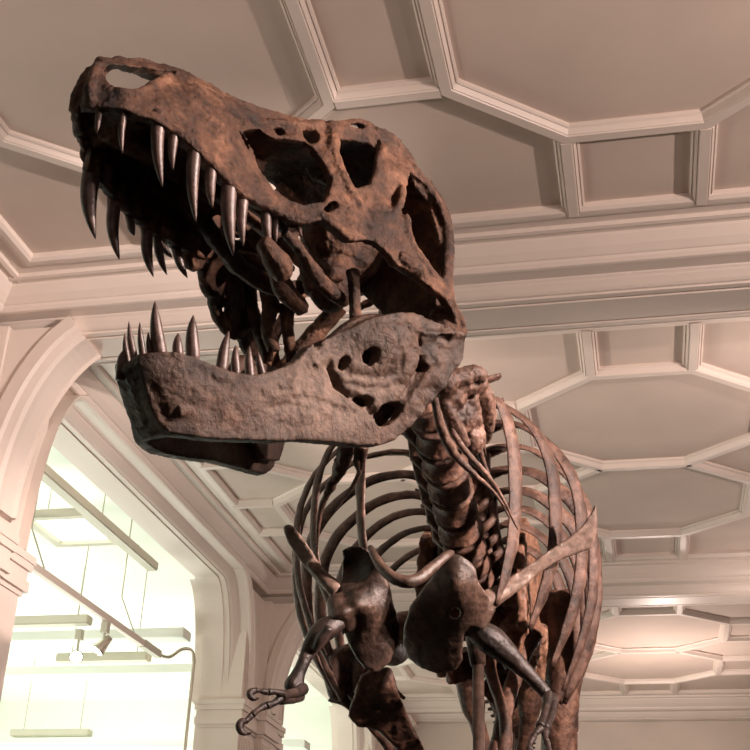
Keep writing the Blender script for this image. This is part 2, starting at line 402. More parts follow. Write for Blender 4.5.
M_TOOTH = bone('tooth_enamel', ((.045, .028, .024), (.10, .06, .05), (.17, .11, .095)), rough=.33, scale=14, bump=.2, fine=60, spec=.5)
M_ARM = bone('arm_bone', ((.014, .010, .009), (.032, .020, .016), (.075, .046, .036)), rough=.4, scale=9, bump=.4)

# ------------------------------------------------------------------ the skeleton root
ROOT = V((-.7, 6.3, 0))
rex = empty('dinosaur_skeleton', ROOT, 'huge dark brown mounted dinosaur skeleton with gaping toothed jaws striding towards the viewer', 'dinosaur skeleton')
INV = Matrix.Translation(ROOT).inverted()
def part(name, bm, mat, parent=None, smooth=True, label=None):
    p = parent or rex
    o = new_mesh_obj(name, bm, mat, p, smooth)
    o.matrix_parent_inverse = INV if p is rex else Matrix.Identity(4)
    if label: o['label'] = label
    return o
def organic(o, voxel=.006, smooth=3, amp=.006, tex=.06, amp2=.0, tex2=.02):
    m = o.modifiers.new('fuse', 'REMESH'); m.mode = 'VOXEL'; m.voxel_size = voxel; m.use_smooth_shade = True
    if smooth:
        m = o.modifiers.new('soften', 'SMOOTH'); m.factor = .5; m.iterations = smooth
    for a, s in ((amp, tex), (amp2, tex2)):
        if a:
            t = D.textures.new('grain', 'CLOUDS'); t.noise_scale = s; t.noise_depth = 3
            m = o.modifiers.new('grain', 'DISPLACE'); m.texture = t; m.strength = a; m.mid_level = .5; m.texture_coords = 'LOCAL'
    return o

# ------------------------------------------------------------------ skull frame: x forward, y left, z up, origin midway between the jaw joints
SO = V((-.825, 3.487, 3.379))
SB = Matrix(((-.480, .875, .066), (-.877, -.481, -.005), (.027, -.060, .998)))
GAPE = math.radians(29.1)
JB = SB @ Matrix(((math.cos(GAPE), 0, math.sin(GAPE)), (0, 1, 0), (-math.sin(GAPE), 0, math.cos(GAPE))))
def lerp_tab(tab, x):
    if x <= tab[0][0]: return tab[0][1]
    for (a, u), (b, v) in zip(tab, tab[1:]):
        if x <= b: return u+(v-u)*(x-a)/(b-a)
    return tab[-1][1]
WL = [(-.1, .40), (0, .405), (.1, .42), (.2, .42), (.3, .39), (.42, .345), (.5, .31), (.61, .25), (.69, .212), (.84, .198), (.97, .187), (1.10, .162), (1.19, .112), (1.24, .055), (1.27, .02)]
ZL = [(0, .03), (.2, .05), (.42, .073), (.5, .1), (.61, .135), (.69, .14), (.84, .142), (.97, .172), (1.1, .218), (1.19, .245), (1.24, .21)]
WT = [(-.1, .30), (.06, .30), (.335, .225), (.515, .165), (.7, .10), (1.0, .065), (1.24, .025), (1.27, .01)]
ZT = [(-.1, .5), (.06, .57), (.2, .66), (.335, .69), (.515, .625), (.75, .58), (1.0, .52), (1.23, .43), (1.27, .40)]
def skull_w(x, z):
    zl, zt = lerp_tab(ZL, x), lerp_tab(ZT, x); q = (z-zl)/(zt-zl)
    wl, wt = lerp_tab(WL, x), lerp_tab(WT, x)
    if q <= 0: return wl - .10*min(1, -q)*0
    q = min(q, 1.15)
    return wl+(wt-wl)*q**1.7
WJ = [(-.1, .40), (0, .40), (.1, .37), (.3, .29), (.45, .235), (.67, .175), (.82, .145), (.92, .11), (.98, .07), (1.02, .035), (1.05, .012), (1.2, .008)]
def jaw_w(x, z): return lerp_tab(WJ, x)
def hit(px, py, B, wf, sgn=1):
    """the point on the bone's outer side, in the bone's own frame, seen at a place in the photograph"""
    o = B.transposed() @ (CAM_LOC-SO); d = B.transposed() @ ray(px, py)
    lo, hi = 2.6, 5.2
    fn = lambda t: (o+d*t).y*sgn - wf((o+d*t).x, (o+d*t).z)
    a, b_ = lo, hi
    if sgn > 0:
        # first crossing from outside
        t = lo; step = .02
        while t < hi and fn(t) > 0: t += step
        a, b_ = t-step, t
    else:
        t = lo; step = .02
        while t < hi and fn(t) < 0: t += step
        a, b_ = t-step, t
    for _ in range(30):
        m = (a+b_)/2
        if (fn(m) > 0) == (sgn > 0): a = m
        else: b_ = m
    return o+d*((a+b_)/2)
def on_y(px, py, B, y):
    o = B.transposed() @ (CAM_LOC-SO); d = B.transposed() @ ray(px, py)
    return o+d*((y-o.y)/d.y)

def inside(p, poly):
    c = False; n = len(poly)
    for i in range(n):
        a, b = poly[i], poly[i-1]
        if (a[1] > p[1]) != (b[1] > p[1]) and p[0] < (b[0]-a[0])*(p[1]-a[1])/(b[1]-a[1])+a[0]: c = not c
    return c
def panel(bm, outline, holes, wf, thick, step=.022, relief=None, mirror=True):
    """plate with openings: outline and holes are (x, z); outer face lies at y = wf(x, z)"""
    def dens(poly):
        out = []
        for i in range(len(poly)):
            a, b = V(poly[i]), V(poly[(i+1) % len(poly)]); n = max(1, int((b-a).length/step))
            out += [a+(b-a)*k/n for k in range(n)]
        return out
    loops = [dens(outline)]+[dens(h) for h in holes]
    pts, edges = [], []
    for lp in loops:
        s = len(pts); pts += lp; edges += [(s+i, s+(i+1) % len(lp)) for i in range(len(lp))]
    xs = [p[0] for p in outline]; zs = [p[1] for p in outline]
    x = min(xs)
    while x < max(xs):
        z = min(zs)
        while z < max(zs):
            q = V((x+random.uniform(-.2, .2)*step, z+random.uniform(-.2, .2)*step))
            if inside(q, outline) and not any(inside(q, h) for h in holes):
                if min((q-p).length for p in pts[:sum(map(len, loops))]) > step*.5: pts.append(q)
            z += step
        x += step
    vs, es, fs, *_ = delaunay_2d_cdt([V(p) for p in pts], edges, [], 0, 1e-6)
    keep = []
    for f in fs:
        c = sum((vs[i] for i in f), V((0, 0)))/len(f)
        if inside(c, outline) and not any(inside(c, h) for h in holes): keep.append(f)
    cnt = {}
    for f in keep:
        for i in range(len(f)):
            e = tuple(sorted((f[i], f[(i+1) % len(f)]))); cnt[e] = cnt.get(e, 0)+1
    for sg in ((1, -1) if mirror else (1,)):
        out = {}; inn = {}
        for f in keep:
            for i in f:
                if i not in out:
                    x, z = vs[i]; y = wf(x, z)+(relief(x, z) if relief else 0); th = thick(x, z) if callable(thick) else thick
                    out[i] = bm.verts.new((x, y*sg, z)); inn[i] = bm.verts.new((x, max(.002, y-th)*sg, z))
        for f in keep:
            bm.faces.new([out[i] for i in f]); bm.faces.new([inn[i] for i in f[::-1]])
            for i in range(len(f)):
                a, b = f[i], f[(i+1) % len(f)]
                if cnt[tuple(sorted((a, b)))] == 1: bm.faces.new((out[a], inn[a], inn[b], out[b]))
def add_blob(bm, c, r, seg=14):
    """ellipsoid"""
    c = V(c); rx, ry, rz = r if hasattr(r, '__len__') else (r, r, r)
    rings = seg//2; secs = []
    top = bm.verts.new(c+V((0, 0, rz))); bot = bm.verts.new(c-V((0, 0, rz))); rows = []
    for i in range(1, rings):
        t = PI*i/rings
        rows.append([bm.verts.new(c+V((rx*math.sin(t)*math.cos(2*PI*j/seg), ry*math.sin(t)*math.sin(2*PI*j/seg), rz*math.cos(t)))) for j in range(seg)])
    for j in range(seg):
        k = (j+1) % seg
        bm.faces.new((top, rows[0][j], rows[0][k])); bm.faces.new((bot, rows[-1][k], rows[-1][j]))
        for a, b in zip(rows, rows[1:]): bm.faces.new((a[j], b[j], b[k], a[k]))

SK = lambda px, py: hit(px, py, SB, skull_w)
JK = lambda px, py: hit(px, py, JB, jaw_w)
xz = lambda L, f: [(f(*p).x, f(*p).z) for p in L]
def grow(poly, d):
    cx_ = sum(p[0] for p in poly)/len(poly); cz_ = sum(p[1] for p in poly)/len(poly); out = []
    for x, z in poly:
        l = math.hypot(x-cx_, z-cz_); out.append((x+(x-cx_)/l*d, z+(z-cz_)/l*d))
    return out
def pits(L, f): return [(f(x, y).x, f(x, y).z, r*.8) for x, y, r in L]
def pit_relief(lst, x, z):
    r = 0
    for px_, pz_, s in lst:
        d2 = ((x-px_)**2+(z-pz_)**2)/(s*s)
        if d2 < 6: r -= 1.5*s*math.exp(-d2*d2)
    return r
sk_out = [(88,107),(87,100),(90,88),(93,74),(99,61),(108,57),(118,55),(128,58),(140,57),(154,60),(166,63),(178,67.5),(188,71),(200,78),(212,83),(224,93),(236,102),(248,109),(260,115),(272,118),(290,118.5),
 (310,119),(324,119.5),(332,121),(340,120),(352,119),(363,120),(374,125),(388,131),(400,141),(408,152),(416,162),(424,174),(434,187),(440,198),(448,214),(452,228),(454,244),(452,262),(452,280),(455,300),(459,312),(464,322),(469,333),(463,338),
 (457,326),(451,308),(443,299),(432,291),(424,283),(418,276),(410,271),(398,264),(390,254),(380,243),(368,239),(356,241),(349,240),(336,230),(322,220),(318,221),(308,222.5),(294,223),(288,220),(282,214),(276,212),(270,210),(264,206),
 (252,198),(242,192),(232,186),(220,174),(208,162),(198,152),(186,140),(174,132),(162,125),(156,121),(140,116),(128,110),(120,108.5),(100,107.5)]
sk_holes = [
 [(110,70),(111.6,79),(117,85),(126,88.6),(140,87.5),(148,85),(154,82),(164,77.5),(174,73),(172,70.5),(156,69),(140,68),(124,66.6),(115,65)],
 [(246,136),(252,133),(264,132.5),(267,136),(274,141),(288,142.5),(306,143.5),(312,148),(317,158),(322,165),(327,178),(326,190),(322,198),(314,198),(302,200.5),(290,196),(278,187),(266,174),(261,166),(259,154),(252,147)],
 [(237.5,133),(240.5,134),(248,146),(246,149),(241,141)],
 [(277,129),(282,128),(285,132),(280,134)], [(306,132),(316,131),(318,139),(312,142.5),(308,138)],
 [(325.5,209),(332,203.5),(338,202),(336.5,207),(330,210.5)],
 [(342,152),(344,140),(347,132),(352,126.5),(360,124.5),(367,130),(374,134),(379,140),(381,146),(377,155),(375,168),(372,180),(361,184.5),(350,185),(345,176),(341.5,163)],
 [(411,174),(420,179),(429,187),(437,198),(443,212),(447.5,228),(448.5,244),(446,256),(446.5,268),(443,276),(437,272),(428,263),(421,252),(417,242),(413,228),(411.5,210),(410,190)]]
def relief(x, z):
    r = .010*noise.noise((x*9, z*9, 3.1))+.006*noise.noise((x*22, z*22, 7.7))
    for cx_, cz_, s, a in ((.27, .40, .07, -.03), (.30, .50, .05, .015), (.47, .45, .04, .02), (.9, .36, .10, .02), (.70, .17, .05, .015), (.13, .1, .07, .01)):
        d2 = ((x-cx_)**2+(z-cz_)**2)/(s*s)
        if d2 < 9: r += a*math.exp(-d2)
    return r
bm = bmesh.new()
SO_L = xz(sk_out, SK); SH_L = [grow(xz(h, SK), (.009, .015, .007, .009, .009, .010, .012, .010)[k]) for k, h in enumerate(sk_holes)]
SPITS = pits([(156,110,.008),(164,103,.006),(174,95,.007),(180,120,.010),(190,137,.009),(201,141,.006),(208,152,.009),(220,158,.007),(229,168,.006),(243,186,.010),(249,191,.008),(230,166,.006),(206,118,.007),(194,104,.006),(214,132,.006),(222,142,.006),
  (236,176,.006),(258,197,.006),(147,101,.008),(120,100,.007),(262,180,.006),(270,192,.006),(366,226,.010),(371,228,.007),(396,176,.007),(200,92,.006),(184,84,.006),(392,250,.008),(402,258,.008),(407,252,.006),(386,240,.007),(300,210,.006),(285,204,.006)], SK)
srel = lambda x, z: relief(x, z)+pit_relief(SPITS, x, z)
sthick = lambda x, z: .03 if x < .7 else .04
panel(bm, SO_L, SH_L, skull_w, sthick, .011, srel, False)
nl_ = len(bm.verts)
SH_R = [grow(xz(h, SK), .012) for h in sk_holes]
SH_R[0] = [(1.205,.365),(1.19,.42),(1.13,.54),(1.0,.58),(.955,.55),(.985,.48),(1.02,.43),(1.1,.36),(1.17,.335)]
panel(bm, SO_L, SH_R, skull_w, sthick, .018, relief, False)
bm.verts.ensure_lookup_table()
for v in list(bm.verts)[nl_:]: v.co.y *= -1
RK = lambda px, py: hit(px, py, SB, skull_w, -1)
# inner alveolar wall of the tooth rows, reaching below the lip line
mar = xz([(80,170),(98,192),(108,203),(127,220),(142,234),(162,245),(180,256),(196,262),(214,262)], RK)
band = mar+[(x, z+.12) for x, z in mar[::-1]]
nb_ = len(bm.verts)
panel(bm, band, [], lambda x, z: skull_w(x, z)-.01, .035, .02, None, False)
bm.verts.ensure_lookup_table()
for v in list(bm.verts)[nb_:]: v.co.y *= -1
# roof between the two sides, brow and crest
def roof(xs, inset=.0, th=.05, crown=.02, lift=.0):
    secs = []
    for x in xs:
        w = max(.012, lerp_tab(WT, x)+.004-inset); z = lerp_tab(ZT, x)-.012+lift
        top = [V((x, w*math.cos(a), z+crown*math.sin(a))) for a in [PI*i/8 for i in range(9)]]
        bot = [V((x, p.y*.96, z-th)) for p in top[::-1]]
        secs.append(top+bot)
    sweep_sections(bm, secs)
roof([.05+.0475*i for i in range(21)])
roof([1.0+.03*i for i in range(9)], inset=.035, th=.014, crown=.006, lift=.03)
roof([.97, 1.0, 1.02], inset=.02, th=.03, crown=.01)
# premaxilla body closing the snout
for x, z, r in ((1.12, .28, .04), (1.16, .275, .03), (1.19, .285, .025)):
    w = max(.01, skull_w(x, z)-.045)
    add_tube(bm, [(x, -w, z), (x, 0, z+.005), (x, w, z)], r, 10)
# palate: vomer, shelves, pterygoids, ectopterygoids, quadrates, braincase
add_tube(bm, [(1.15, 0, .26), (.95, 0, .27), (.8, 0, .26), (.6, 0, .22), (.4, 0, .16)], [.05, .045, .03, .028, .03], 8)
secs = [[V((x, sgn*w, z+dz)) for sgn, dz in ((1, .03), (-1, .03), (-1, 0), (1, 0))] for x, w, z in ((1.18, .10, .28), (1.08, .15, .28), (.95, .17, .26), (.84, .175, .24), (.74, .18, .225), (.70, .12, .22))]  # shelf drawn out backwards to shade the mouth
sweep_sections(bm, secs)
for s in (1, -1):
    add_tube(bm, spline([(.84, .05*s, .24), (.66, .09*s, .2), (.5, .11*s, .16), (.36, .10*s, .16), (.26, .09*s, .2)], 4), [.03]*7+[.032]*5+[.03]*5, 8)
    if s > 0: add_tube(bm, spline([(.84, .16*s, .21), (.68, .17*s, .18), (.56, .2*s, .15)], 4), .03, 8)
    add_tube(bm, spline([(.03, .36*s, .0), (.02, .33*s, .10), (.0, .26*s, .2), (-.02, .18*s, .3)], 4), [.05]*4+[.04]*5+[.035]*4, 8)
    add_blob(bm, (.025, .35*s, .02), (.04, .05, .035))
def pal(pts, y, rr, n=4):
    ys = y if hasattr(y, '__len__') else [y]*len(pts)
    Q = [on_y(p[0], p[1], SB, yy) for p, yy in zip(pts, ys)]
    k = [(SO+SB@q-CAM_LOC).dot(cz)/F_PX for q in Q]
    rl = rr if hasattr(rr, '__len__') else [rr]*len(pts)
    add_tube(bm, spline(Q, n), spl1([r*kk for r, kk in zip(rl, k)], n), 10)
def slab_poly(pts3, th):
    A = [bm.verts.new(p) for p in pts3]; B2 = [bm.verts.new(V(p)+V(th)) for p in pts3]
    bm.faces.new(A); bm.faces.new(B2[::-1])
    for i in range(len(A)):
        k = (i+1) % len(A); bm.faces.new((A[i], B2[i], B2[k], A[k]))
# occiput and inner right-cheek wall, added to keep light out of the skull openings
slab_poly([(.035, y, z) for y, z in ((.34,-.02),(.35,.20),(.34,.36),(.29,.50),(.14,.58),(0,.60),(-.14,.58),(-.29,.50),(-.34,.40),(-.28,.34),(-.13,.30),(0,.26),(.10,.16),(.16,.02),(.24,-.03))], (.028, 0, 0))
slab_poly([(x, -.085, z) for x, z in ((.98,.24),(.98,.46),(.75,.53),(.5,.58),(.46,.40),(.52,.26),(.68,.22),(.84,.22))], (0, -.025, 0))
pal([(262,240),(270,252),(279,266),(283,279)], [.25, .245, .24, .23], [7, 11, 14, 9])
pal([(276,270),(284,290),(296,302),(304,311)], .10, [9, 11, 9, 8])
pal([(284,232),(300,250),(318,278),(334,294),(346,303)], [.2, .2, .2, .19, .18], [6, 6, 8, 8, 5])
pal([(352,270),(354,290),(355,308),(356,326)], .24, [8, 6, 6, 7])
pal([(304,256),(308,274),(309,291)], .1, [8, 8, 5])
pal([(226,270),(215,284),(214,302),(221,322),(234,334),(246,326),(249,304),(246,284),(236,270),(226,270)], -.37, 6.5)
pal([(250,280),(252,300),(256,322),(264,345),(268,362)], -.30, [7, 6, 7, 7, 6])
pal([(268,280),(270,305),(268,330),(274,352)], -.2, [11, 9, 7, 7])
pal([(288,305),(287,325),(290,348),(292,362)], -.16, [8, 7, 6, 6])
pal([(214,258),(236,256),(258,262),(274,268)], [-.3, -.27, -.2, -.1], [8, 7, 8, 8])
add_blob(bm, (.16, 0, .40), (.17, .12, .15)); add_blob(bm, (-.02, 0, .36), (.06, .06, .06)); add_blob(bm, (.2, 0, .24), (.08, .09, .12))
add_tube(bm, [(.34, 0, .62), (.2, 0, .64), (.06, 0, .60)], [.05, .045, .05], 8)
# raised ridges on the outer faces: lacrimal bar, brow, postorbital boss, jugal and maxilla margins
def ridge(pts, rr, off=.0, n=4, sides=(1, -1)):
    Q = [SK(*p) for p in pts]
    for s in sides:
        add_tube(bm, [V((q.x, (q.y-off)*s, q.z)) for q in spline(Q, n)], spl1(rr, n), 8)
ridge([(331,124),(333,138),(335,154),(340,170),(348,186),(357,198),(363,208)], [.02,.024,.02,.02,.019,.018,.010], .004)
ridge([(270,122),(288,124),(306,126),(324,125)], [.012,.018,.018,.02], .006)
ridge([(376,131),(388,138),(398,146),(406,154)], [.018,.026,.022,.014], .006)
ridge([(384,148),(380,160),(378,174),(372,188)], [.018,.014,.014,.010], .006)
ridge([(404,186),(402,202),(395,214),(384,219)], [.012,.015,.012,.008], .006)
ridge([(414,166),(424,178),(434,192),(442,206),(448,224)], [.016,.018,.016,.014,.012], .008)
ridge([(430,181),(441,199),(449,222),(451,246),(450,266),(450,284)], [.012,.018,.02,.022,.022,.018], .012)
ridge([(408,215),(410,235),(418,252),(428,268),(440,284),(452,303),(463,325)], [.012,.014,.016,.02,.018,.018,.02], .006)
ridge([(400,256),(410,262),(420,270),(428,280)], [.018,.026,.024,.016], .006)
ridge([(150,112),(172,125),(190,138),(206,154),(222,170),(238,186),(256,198),(276,209),(300,219),(314,218)], [.012,.018,.02,.02,.02,.02,.02,.018,.018,.012], .010)
ridge([(322,214),(334,224),(346,234),(356,238)], [.014,.018,.016,.012], .006)
ridge([(100,62),(95,76),(92,90),(92,102)], [.012,.018,.02,.016], .008)
ridge([(118,90),(132,93),(146,90),(158,83),(172,76)], [.012,.014,.016,.016,.014], .006, 4, (1,))
ridge([(176,72),(196,84),(216,98),(236,112),(246,124)], [.014,.02,.02,.018,.010], .010)
skull = part('skull', bm, M_SKULL)
skull.matrix_basis = Matrix.Translation(SO) @ SB.to_4x4()
organic(skull, .0052, 2, .010, .05, .006, .013)

# ------------------------------------------------------------------ lower jaw
jw_out = [(136,364),(140,354),(150,352.5),(160,352),(172,352),(190,355),(206,361),(218,366),(230,370),(246,374),(258,374.5),(274,371),(290,365),(300,358),(307,348),(313,344),(319,347),(324,340),(334,336),(350,328),(360,322),(370,318),(390,314),(410,312),
 (422,315),(436,321),(450,326.5),(462,332),(467,340),(466,352),(460,366),(453,373),(448,379),(436,396),(424,412),(410,428),(396,440),(382,445),(360,445),(345,443.5),(330,442),(300,440),(276,440.5),(250,440),(220,439),(200,437),(180,434.5),(168,432),(160,424),(150,402),(142,381)]
jw_holes = [[(331,372),(334,374),(341,383),(349,391),(352,397),(347,396),(338,387),(332,378)],
 [(378,420),(381,415),(382,408),(390,404),(400,403),(401,408),(398,416),(390,422),(382,424.5)], [(358,397),(366,397.5),(372,400),(370,404),(362,402.5)],
 [(361,355),(365,351),(370,354),(371,361),(367,365),(362,361)], [(341,361),(345,357),(347,362),(345,368),(342,366)], [(419,357),(423,359),(426,366),(423,371),(420,368)],
 [(436,342),(438,337),(448,336.5),(446,343),(441,350)], [(416,338),(419,336),(420,343),(418,347)]]
def jrelief(x, z):
    r = .008*noise.noise((x*10, z*10, 13.1))+.005*noise.noise((x*26, z*26, 1.7))
    if x < .36: r += (.006*noise.noise((x*28, z*28, 4.4))+.005*noise.noise((x*60, z*60, 9.4)))*min(1, (.36-x)*8)
    for cx_, cz_, s, a in ((.27, .03, .095, .045), (.95, .05, .08, .012), (.12, -.12, .05, .015), (.55, -.14, .08, .008)):
        d2 = ((x-cx_)**2+(z-cz_)**2)/(s*s)
        if d2 < 9: r += a*math.exp(-d2)
    return r
bm = bmesh.new()
JPITS = pits([(167,358,.010),(174,359,.010),(183,361,.008),(192,366,.010),(199,370,.010),(205,374,.010),(213,378,.011),(221,383,.010),(231,387,.008),(245,393,.009),(262,394,.010),(188,374,.010),(190,393,.009),(204,391,.008),(178,372,.007),(212,395,.007),(224,402,.007),
  (235,408,.007),(240,416,.007),(185,402,.006),(172,396,.007),(166,384,.008),(256,430,.007),(237,431,.006),(279,389,.007),(278,424,.008),(350,341,.009),(335,352,.008),(352,376,.009)], JK)
def seg_d(p, a, b):
    ax, az, bx, bz = *a, *b; dx, dz = bx-ax, bz-az; t = max(0, min(1, ((p[0]-ax)*dx+(p[1]-az)*dz)/(dx*dx+dz*dz)))
    return math.hypot(p[0]-ax-dx*t, p[1]-az-dz*t)
JLINES = [(xz(l, JK), s, h) for l, s, h in (
  ([(317,347),(325,353),(331,370),(340,383),(350,395),(364,404),(378,415)], .008, -.028), ([(424,360),(419,370),(412,384),(406,395),(398,404)], .008, -.024),
  ([(404,326),(414,332),(430,335),(448,334),(464,335)], .010, .018), ([(402,404),(412,392),(424,380),(438,366)], .016, .012),
  ([(290,398),(306,399),(322,402),(336,408),(352,412)], .005, -.009), ([(270,408),(292,404),(312,412),(330,420)], .005, -.007), ([(340,366),(352,374),(372,378),(394,374)], .010, -.014),
  ([(352,384),(366,388),(384,388),(400,384)], .008, -.014), ([(396,340),(394,356),(398,372)], .006, -.012), ([(384,330),(388,344),(384,356)], .006, -.010), ([(300,360),(296,374),(290,384)], .010, .012), ([(180,400),(200,408),(222,412)], .005, -.006), ([(150,384),(158,400),(166,418)], .006, -.008))]
def jrel(x, z):
    r = jrelief(x, z)+pit_relief(JPITS, x, z)
    for L, s, h in JLINES:
        d = min(seg_d((x, z), p, q) for p, q in zip(L, L[1:]))
        if d < 3*s: r += h*math.exp(-(d/s)**2)
    return r
JO = xz(jw_out, JK)
panel(bm, JO, [grow(xz(h, JK), .008) for h in jw_holes], jaw_w, lambda x, z: .045, .0117, jrel, False)
nj_ = len(bm.verts)
panel(bm, JO, [grow(xz(h, JK), .008) for h in jw_holes], jaw_w, lambda x, z: .045, .02, jrelief, False)
bm.verts.ensure_lookup_table()
for v in list(bm.verts)[nj_:]: v.co.y *= -1
for p in ((138,366), (141,376), (145,386), (150,396), (154,406), (159,416), (165,427)):
    q = JK(*p)
    for dx in (.0, .03, .06):
        w = max(.01, jaw_w(q.x-dx, 0)-.02)
        add_tube(bm, [(q.x-dx-.018, -w, q.z), (q.x-dx-.012, 0, q.z), (q.x-dx-.018, w, q.z)], .022, 8)
panel(bm, xz([(322,350),(350,334),(380,324),(412,322),(444,334),(450,356),(430,384),(408,416),(394,432),(360,434),(328,400)], JK), [], lambda x, z: jaw_w(x, z)-.075, .02, .03, None, True)
for s in (1, -1):      # splenial and coronoid bars on the inner face
    add_tube(bm, spline([(.95, .09*s, -.06), (.7, .12*s, -.08), (.45, .18*s, -.1), (.3, .22*s, -.06)], 5), [.02]*5+[.03]*5+[.025]*6, 8)
    add_tube(bm, spline([(.5, .20*s, .0), (.3, .26*s, .1), (.15, .33*s, .05), (.02, .36*s, -.03)], 5), .03, 8)
    add_blob(bm, (.02, .345*s, -.05), (.05, .05, .045))
jaw = part('lower_jaw', bm, M_JAW)
jaw.matrix_basis = Matrix.Translation(SO) @ JB.to_4x4()
organic(jaw, .0052, 1, .006, .05, .004, .011)

# ------------------------------------------------------------------ teeth
def tooth(parent, base, tip, r, curve, root_dir, name='tooth'):
    """recurved serrated cone from base to tip, rooted in the bone along root_dir"""
    base = V(base); tip = V(tip); n = 12
    d = tip-base; back = V((-1, 0, 0)); back = (back-d.normalized()*back.dot(d.normalized())).normalized()
    root = base-d.normalized()*.035
    pts = [root]; rad = [r*.98]
    for i in range(n+1):
        t = i/n
        pts.append(base+d*t-back*curve*math.sin(PI*t)*d.length); rad.append(1.08*r*max(.02, (1-t**2.3))**.8)
    bm = bmesh.new()
    add_tube(bm, pts, rad, 12, flat=(1.0, (1, 0, 0)))
    return part(name, bm, M_TOOTH, parent)
DEPTH = 3.6
up_l = [(101,108,97.5,135,6), (124,111,122.5,154,6.5), (158,123,162.5,187,11), (174,136,173,170,8), (194,156,196,222,11), (211,171,212.5,208,9.5), (229,187,233.5,256,13), (243,198,243.5,246,9.5), (266,211,270.5,251,9), (277,213,276.5,243,6), (297,222,302.5,239,5)]
up_r = [(92,172,95.5,239,15), (114,208,119.5,260,11), (131,224,134.5,236,7), (147,236,153.5,277,10), (158,240,167,275,8), (163,246,172.5,258,6), (177,252,187.5,278,8), (84,150,84,163,6), (82,135,85,152,6)]
for bx, by, tx, ty, w in up_l:
    b = SK(bx, by); b.y -= .022; t = on_y(tx, ty, SB, b.y-.012); t2 = on_y(bx, by, SB, b.y)
    tooth(skull, t2, t, w/1.7*(SO+SB@t2-CAM_LOC).dot(cz)/F_PX, .05, None)
for bx, by, tx, ty, w in up_r:
    b = hit(bx, by, SB, skull_w, -1); y = b.y+.022; b = on_y(bx, by, SB, y); t = on_y(tx, ty, SB, y+.012)
    tooth(skull, b, t, w/1.75*(SO+SB@b-CAM_LOC).dot(cz)/F_PX, .08, None)
lo_l = [(143,354,140,322,6), (150,353,148.5,332,5), (160,352,155,301,12), (178,353,178.5,333,9), (193,355,193.5,315,12), (222,367,229,331,10), (236,371,236,345,8), (250,374,249.5,346,8), (262,374,258,352,7)]
for bx, by, tx, ty, w in lo_l:
    b = JK(bx, by); b.y -= .022; t2 = on_y(bx, by, JB, b.y); t = on_y(tx, ty, JB, b.y)
    tooth(jaw, t2, t, w/1.75*(SO+JB@t2-CAM_LOC).dot(cz)/F_PX, .03, None)
lo_r = [(128,363,125,333,7), (135,362,129,321,8)]
for bx, by, tx, ty, w in lo_r:
    b = on_y(bx, by, JB, -.05); t = on_y(tx, ty, JB, -.055)
    tooth(jaw, b, t, w/2*(SO+JB@b-CAM_LOC).dot(cz)/F_PX, .03, None)
for x, h in ((1.0, .05), (.93, .12), (.86, .08), (.78, .11), (.7, .07), (.63, .06)):
    z0 = .5*0+lerp_tab([(.6, JK(250,374).z), (1.05, JK(165,352).z)], x)
    tooth(jaw, (x, -jaw_w(x, 0)+.022, z0), (x-.02, -jaw_w(x, 0)+.025, z0+h), .015, .04, None)
# ------------------------------------------------------------------ body: spine, ribs, shoulders, arms, pelvis, legs, tail
def P3(px, py, d): return at_depth(px, py, d)
def vertebra(c, ax, r, L, spine_h, tp, parent=None, lean=.0, name='vertebra', mat=None, tp_up=.12, sacral=False):
    """spool-shaped centrum with neural arch, spine and transverse processes; ax points towards the tail"""
    c = V(c); ax = V(ax).normalized(); side = V((0, 0, 1)).cross(ax).normalized(); up = ax.cross(side).normalized()
    if up.z < 0: up = -up
    bm = bmesh.new(); n = 18; secs = []
    for t, k in ((-.5, .82), (-.47, 1.02), (-.40, 1.06), (-.3, .92), (-.12, .78), (.12, .78), (.3, .92), (.40, 1.06), (.47, 1.02), (.5, .82)):
        secs.append([c+ax*(t*L)+(side*math.cos(2*PI*j/n)+up*math.sin(2*PI*j/n)*1.04)*r*k for j in range(n)])
    sweep_sections(bm, secs)
    o = lambda a, s, u: c+ax*(a*L)+side*s+up*u
    # neural arch, spine as a plate
    for s in (1, -1):
        add_tube(bm, [o(0, .45*r*s, .6*r), o(0, .5*r*s, 1.25*r), o(.05, .25*r*s, 1.75*r)], [.34*r, .3*r, .3*r], 8)
        add_tube(bm, [o(-.05, .3*r*s, 1.5*r), o(0, tp*.5*s, 1.6*r+tp_up*.5), o(.12, tp*s, 1.6*r+tp_up)], [.34*r, .30*r, .24*r], 8, flat=(.55, tuple(up)))
        add_tube(bm, [o(-.75, .36*r*s, 1.75*r), o(0, .3*r*s, 1.6*r), o(.7, .3*r*s, 1.9*r)], [.18*r, .28*r, .2*r], 8)
    base = 1.7*r; w = .09*r+.012
    prof = [(-.38, base), (.38, base), (.42+lean, base+spine_h*.5), (.5+lean*1.4, base+spine_h*.96), (.36+lean*1.4, base+spine_h), (-.3+lean*1.4, base+spine_h*.98), (-.36+lean*.8, base+spine_h*.5)]
    L_ = [bm.verts.new(o(a, w, u)) for a, u in prof]; R_ = [bm.verts.new(o(a, -w, u)) for a, u in prof]
    bm.faces.new(L_); bm.faces.new(R_[::-1])
    for j in range(len(prof)):
        k = (j+1) % len(prof); bm.faces.new((L_[j], R_[j], R_[k], L_[k]))
    ob = part(name, bm, mat or M_BONE, parent)
    organic(ob, .009, 2, .008, .03, .004, .012)
    return ob

SP = lambda y: V((-.70-.02*(y-4.2), y, 3.49-.19*(min(y, 5.1)-4.2)-.10*max(0, y-5.1)))     # centre of the back vertebrae
ND = 9; DY = .168
for i in range(ND):
    y = 4.24+DY*i
    vertebra(SP(y), SP(y+.1)-SP(y-.1), .092+.001*i, .158, .26+.008*i, .25-.004*i, lean=.15)
